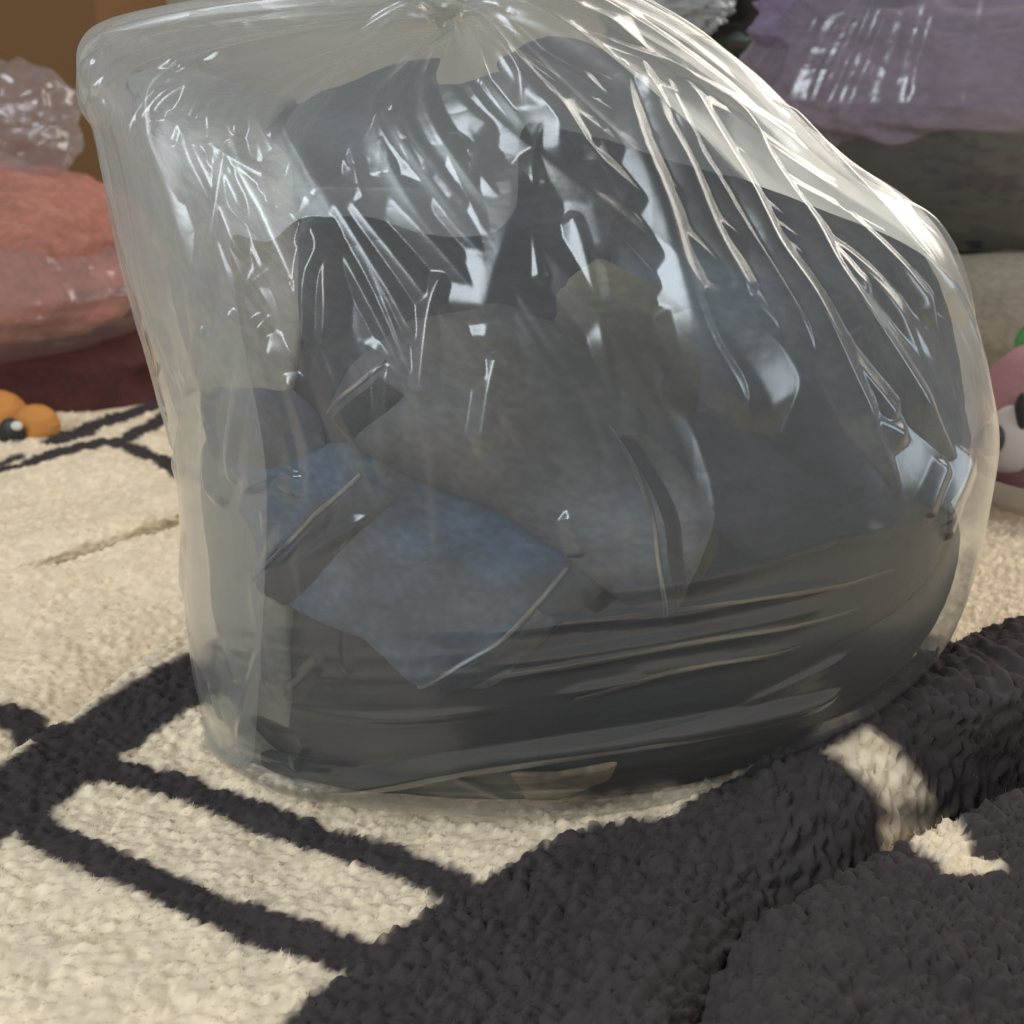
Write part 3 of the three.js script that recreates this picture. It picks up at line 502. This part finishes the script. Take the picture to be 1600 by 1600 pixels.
garment('black_shirt', 'thin blackish shirt spread along the very bottom of the clear bag', 'shirt', [[352, 1180], [500, 1195], [850, 1200], [1150, 1130], [1330, 1010], [1450, 895], [1530, 830], [1500, 950], [1440, 1040], [1330, 1150], [1200, 1225], [1050, 1270], [850, 1295], [560, 1272], [420, 1222]], { off: 0.011, T: 0.006, color: [0.030, 0.029, 0.027], seed: 31, wrinkle: 0.002, round: 4 });
garment('beige_pullover', 'beige grey pullover deep in the slack side of the clear bag', 'pullover', [[150, 150], [300, 120], [470, 140], [475, 250], [470, 480], [440, 620], [330, 720], [270, 720], [225, 480], [190, 320]], { off: 0.021, T: 0.007, color: [0.44, 0.385, 0.33], seed: 21, wrinkle: 0.004, tex: softTex, round: 8 });
garment('grey_towel', 'plain pale grey cloth low in the slack side, beside the charcoal trousers', 'cloth', [[272, 730], [380, 740], [440, 950], [450, 1190], [345, 1195], [310, 1120], [285, 960]], { off: 0.018, T: 0.006, color: [0.27, 0.26, 0.23], seed: 23, wrinkle: 0.004, tex: softTex, round: 8 });
garment('tan_card', 'small tan strip lying at the bottom of the clear bag', 'card', [[795, 1215], [870, 1212], [968, 1196], [955, 1222], [880, 1244], [830, 1244]], { off: 0.005, T: 0.002, color: [0.45, 0.31, 0.16], seed: 12, wrinkle: 0.0004 });

// ---------------------------------------------------------------- things behind
function lump(cx, cy, cz, rx, ry, rz, seed, amp = 0.16, pw = 0.8, fr = 2.4, nu = 110, nv = 70) {
  const s = new THREE.SphereGeometry(1, nu, nv), p = s.attributes.position, v = new V3(), f = (x) => Math.sign(x) * Math.pow(Math.abs(x), pw);
  for (let i = 0; i < p.count; i++) { v.fromBufferAttribute(p, i); const k = 1 + amp * ((ridged(v.x * fr + seed, v.y * fr * 1.4, v.z * fr, 3) - 0.6) + 0.6 * (fbm(v.x * 2 + seed, v.y * 2, v.z * 2, 3) - 0.5)); p.setXYZ(i, cx + f(v.x) * rx * k, Math.max(0.004, cy + f(v.y) * ry * k), cz + f(v.z) * rz * k); }
  s.computeVertexNormals(); return s;
}
// a tied film bag: a round body with pleats that run to the neck
function filmBag(c, rx, ry, rz, neckX, neckY, seed, rough = 1) {
  const nu = 480, nv = 150, pos = [], uv = [], idx = [], r = rng(seed), pl = []; for (let i = 0; i < 90; i++) pl.push([r() * 6.283, 0.012 + 0.03 * r(), 0.3 + r()]);
  for (let j = 0; j < nv; j++) for (let i = 0; i < nu; i++) {
    const v = j / (nv - 1), a = i / nu * 2 * Math.PI, prof = v < 0.5 ? Math.pow(Math.sin(v / 0.5 * Math.PI / 2), 0.6) : lerp(1, 0.06, Math.pow((v - 0.5) / 0.5, 1.15));
    let d = 0; for (const [q, w, h] of pl) { let e = Math.abs(a - q); e = Math.min(e, 6.2832 - e); d += h * Math.exp(-e / w); }
    const x = Math.cos(a), z = Math.sin(a), y0 = v < 0.5 ? lerp(-1, -0.2, v / 0.5) : lerp(-0.2, 1, (v - 0.5) / 0.5);
    const k = prof * (1 + 0.028 * d * sstep(0.3, 0.9, v)) + 0.06 * rough * (ridged(x * 3 + seed, v * 5, z * 3, 3) - 0.6) * Math.min(1, prof * 2) + 0.02 * rough * (ridged(x * 14, v * 5, z * 9 + seed, 2) - 0.6) * prof;
    const t = sstep(0.45, 1, v);
    pos.push(c[0] + x * rx * k + t * neckX, Math.max(0.003, c[1] + ry * y0 + t * neckY), c[2] + z * rz * k); uv.push(i / nu * 5, v * 3);
  }
  for (let j = 0; j < nv - 1; j++) for (let i = 0; i < nu; i++) { const a = j * nu + i, b = j * nu + (i + 1) % nu; idx.push(a, a + nu, b, b, a + nu, b + nu); }
  return geom(pos, idx, uv);
}
function clothThing(name, label, category, geo, color, group) { const g = thing(name, label, category, group), uv = geo.attributes.uv; for (let i = 0; i < uv.count; i++) uv.setXY(i, uv.getX(i) * 4, uv.getY(i) * 2); part('cloth', geo, cloth(color.map((c) => c * 0.75), 0.0008, 0.95, softTex), g); return g; }
{ // left: red clothes in a film bag
  const z = -0.86, p = onZ(60, 560, z), q = onZ(30, 440, z);
  clothThing('maroon_clothes', 'dark maroon clothes showing below the pink bundle at the edge of the blanket', 'clothes', lump(p.x - 0.05, onZ(60, 570, z).y, z + 0.02, 0.200, 0.085, 0.12, 3, 0.10, 0.7), [0.15, 0.038, 0.030]);
  clothThing('coral_clothes', 'coral pink clothes inside the small knotted film bag above the maroon clothes', 'clothes', lump(q.x - 0.06, onZ(30, 390, z).y, z + 0.04, 0.215, 0.098, 0.13, 5, 0.15), [0.72, 0.29, 0.21]);
  const b = thing('small_film_bag', 'pinkish translucent film bag with a puffed knot around the coral clothes', 'plastic bag'), n = onZ(40, 250, z), m = film([0.92, 0.84, 0.84], 0.94, 0.24, 0.001);
  part('film', filmBag([q.x - 0.06, onZ(30, 385, z).y, z + 0.03], 0.262, 0.130, 0.20, 0.0, 0.0, 4, 1.0), m, b);
  const kn = lump(n.x - 0.012, n.y + 0.038, z + 0.02, 0.080, 0.062, 0.05, 9, 0.45, 1, 1.3);
  part('knot', kn, film([0.92, 0.88, 0.9], 0.95, 0.22, 0.003), b);
}
{ // orange toy at the edge
  const g = thing('orange_toy', 'small orange plush toy with black and white face patches beside the maroon clothes', 'toy'), orange = mat([0.50, 0.21, 0.045], 0.9, { bumpMap: clothBump, bumpScale: 0.001 }), black = mat([0.012, 0.012, 0.012], 0.5), white = mat([0.6, 0.58, 0.5], 0.8);
  const a = onZ(58, 672, -0.64), s = a.x - onZ(30, 672, -0.64).x;    // 30 pixels
  part('paw', lump(a.x, a.y + 0.004, -0.64, s * 1.3, s * 1.25, s * 1.0, 2, 0.05, 1), orange, g);
  const c = onZ(-12, 668, -0.64);
  part('head', lump(c.x, c.y + 0.004, -0.66, s * 1.7, s * 1.6, s * 1.4, 4, 0.05, 1), orange, g);
  const e = onZ(8, 690, -0.60); part('eye_patch', lump(e.x, e.y, -0.62, s * 0.75, s * 1.0, s * 0.4, 5, 0.04, 1), black, g);
  const w = onZ(14, 676, -0.59); part('eye_white', lump(w.x, w.y, -0.613, s * 0.32, s * 0.26, s * 0.2, 6, 0.03, 1), white, g);
  const w2 = onZ(14, 706, -0.59); part('muzzle', lump(w2.x, w2.y, -0.613, s * 0.34, s * 0.28, s * 0.22, 7, 0.03, 1), mat([0.2, 0.19, 0.18], 0.8), g);
}
{ // cardboard box behind, top corner
  const g = thing('cardboard_box', 'brown cardboard box behind the small film bag with one flap raised', 'box'), m = new THREE.MeshStandardMaterial({ color: new THREE.Color().setRGB(0.15, 0.075, 0.026), roughness: 0.9, bumpMap: clothBump, bumpScale: 0.0008 });
  const a = onZ(-140, 330, -1.25), b = onZ(150, -30, -1.25);
  part('side', new RoundedBoxGeometry(b.x - a.x, b.y + 0.0, 0.4, 2, 0.006).translate((a.x + b.x) / 2, (b.y) / 2, -1.45), m, g);
  const fl = new RoundedBoxGeometry(b.x - a.x, 0.12, 0.006, 2, 0.002); fl.rotateX(0.7); fl.translate((a.x + b.x) / 2, b.y + 0.04, -1.22); part('flap', fl, m, g);
}
{ // right: purple and dark clothes in a large film bag, on a beige bundle
  const z = -0.80, bottom = onZ(1500, 372, z).y;
  clothThing('black_trousers', 'black folded trousers at the bottom of the tall film bag with the mauve fleece', 'trousers', lump(onZ(1560, 300, z).x, onZ(1560, 300, z).y + 0.01, z, 0.205, 0.075, 0.10, 3, 0.16), [0.014, 0.016, 0.016]);
  clothThing('mauve_fleece', 'mauve purple fleece above the black trousers in the tall film bag', 'fleece', lump(onZ(1500, 110, z).x, onZ(1500, 105, z).y, z - 0.02, 0.20, 0.105, 0.10, 6, 0.42), [0.36, 0.27, 0.40]);
  const b = thing('tall_film_bag', 'tall clear film bag holding mauve and black clothes behind the main bag', 'plastic bag');
  const c = onZ(1540, 150, z), g = filmBag([c.x + 0.02, c.y + 0.05, z], 0.29, 0.25, 0.15, 0.0, 0.06, 12, 0.8), pp = g.attributes.position; for (let i = 0; i < pp.count; i++) pp.setY(i, Math.max(bottom, pp.getY(i))); g.computeVertexNormals();
  part('film', g, film([0.88, 0.87, 0.85], 0.975, 0.2, 0.001), b);
  clothThing('beige_bundle', 'beige folded bundle under the tall film bag', 'bundle', lump(onZ(1610, 470, -0.72).x, onZ(1600, 470, -0.72).y - 0.02, -0.80, 0.15, 0.085, 0.12, 8, 0.08), [0.55, 0.47, 0.35]);
  const gr = onZ(1618, 538, -0.6); part('cap_shell', lump(gr.x, gr.y, -0.61, 0.016, 0.018, 0.012, 2, 0.1, 1), mat([0.07, 0.25, 0.08], 0.5), tag(thing('green_object', 'small green cap at the very edge below the beige bundle', 'cap'), 'small green cap at the very edge below the beige bundle', 'cap'));
}
{ // pink pouch with round patches
  const z = -0.46, g = thing('pink_pouch', 'pink plush pouch with pale round patch and dark spots beside the bag', 'pouch'), c = onZ(1676, 690, z), pink = mat([0.38, 0.19, 0.20], 0.9, { bumpMap: clothBump, bumpScale: 0.001 });
  part('body', lump(c.x, c.y, z - 0.05, 0.072, 0.080, 0.05, 3, 0.05, 0.9), pink, g);
  const d = onZ(1572, 692, z + 0.004), pale = mat([0.52, 0.46, 0.42], 0.9), dark = mat([0.02, 0.02, 0.022], 0.6);
  part('patch', lump(d.x + 0.008, d.y, z - 0.006, 0.026, 0.031, 0.014, 5, 0.03, 1), pale, g);
  const e = onZ(1552, 690, z + 0.01); part('dark_spot', lump(e.x, e.y, z + 0.004, 0.012, 0.015, 0.008, 6, 0.03, 1), dark, g);
  const f = onZ(1602, 650, z + 0.01); part('dark_spot', lump(f.x, f.y, z, 0.006, 0.018, 0.01, 7, 0.03, 1), dark, g);
  for (const [x, y] of [[1560, 762], [1592, 778]]) { const s = onZ(x, y, z + 0.01); part('dark_spot', lump(s.x, s.y, z - 0.006, 0.006, 0.004, 0.006, 8, 0.03, 1), dark, g); }
  const k = onZ(1575, 800, z + 0.03), tub = thing('clear_tub', 'shallow clear plastic tub below the pink pouch', 'tub'), prof = []; for (const [r, y] of [[0.001, -0.012], [0.05, -0.012], [0.058, 0], [0.062, 0.016], [0.064, 0.017], [0.060, -0.002], [0.051, -0.010]]) prof.push(new THREE.Vector2(r, y));
  part('bowl', new THREE.LatheGeometry(prof, 64).translate(k.x + 0.04, Math.max(0.016, k.y + 0.004), z + 0.01), film([0.7, 0.66, 0.62], 0.6, 0.2), tub);
}
{ // dark bag behind the knot
  const z = -1.05, p = onZ(1150, 40, z);
  clothThing('brown_clothes', 'dark brown clothes behind the shoulder of the main bag at the top edge', 'clothes', lump(p.x, p.y - 0.06, z, 0.16, 0.11, 0.1, 11, 0.35), [0.05, 0.04, 0.026]);
  const q = onZ(1060, 5, z + 0.12), g = thing('crumpled_film', 'pale crumpled film lying on the dark brown clothes', 'plastic film'); part('film', lump(q.x, q.y, z + 0.1, 0.06, 0.035, 0.03, 14, 0.6, 1, 3.5), film([0.85, 0.87, 0.86], 0.72, 0.28, 0.003), g);
  const r = onZ(1155, 90, z + 0.1), t = thing('green_scarf', 'muted green scarf end peeking over the shoulder of the main bag', 'scarf'); part('cloth', lump(r.x, r.y, z + 0.08, 0.03, 0.028, 0.02, 15, 0.3, 1), cloth([0.15, 0.2, 0.16]), t);
}
renderer.render(scene, camera);
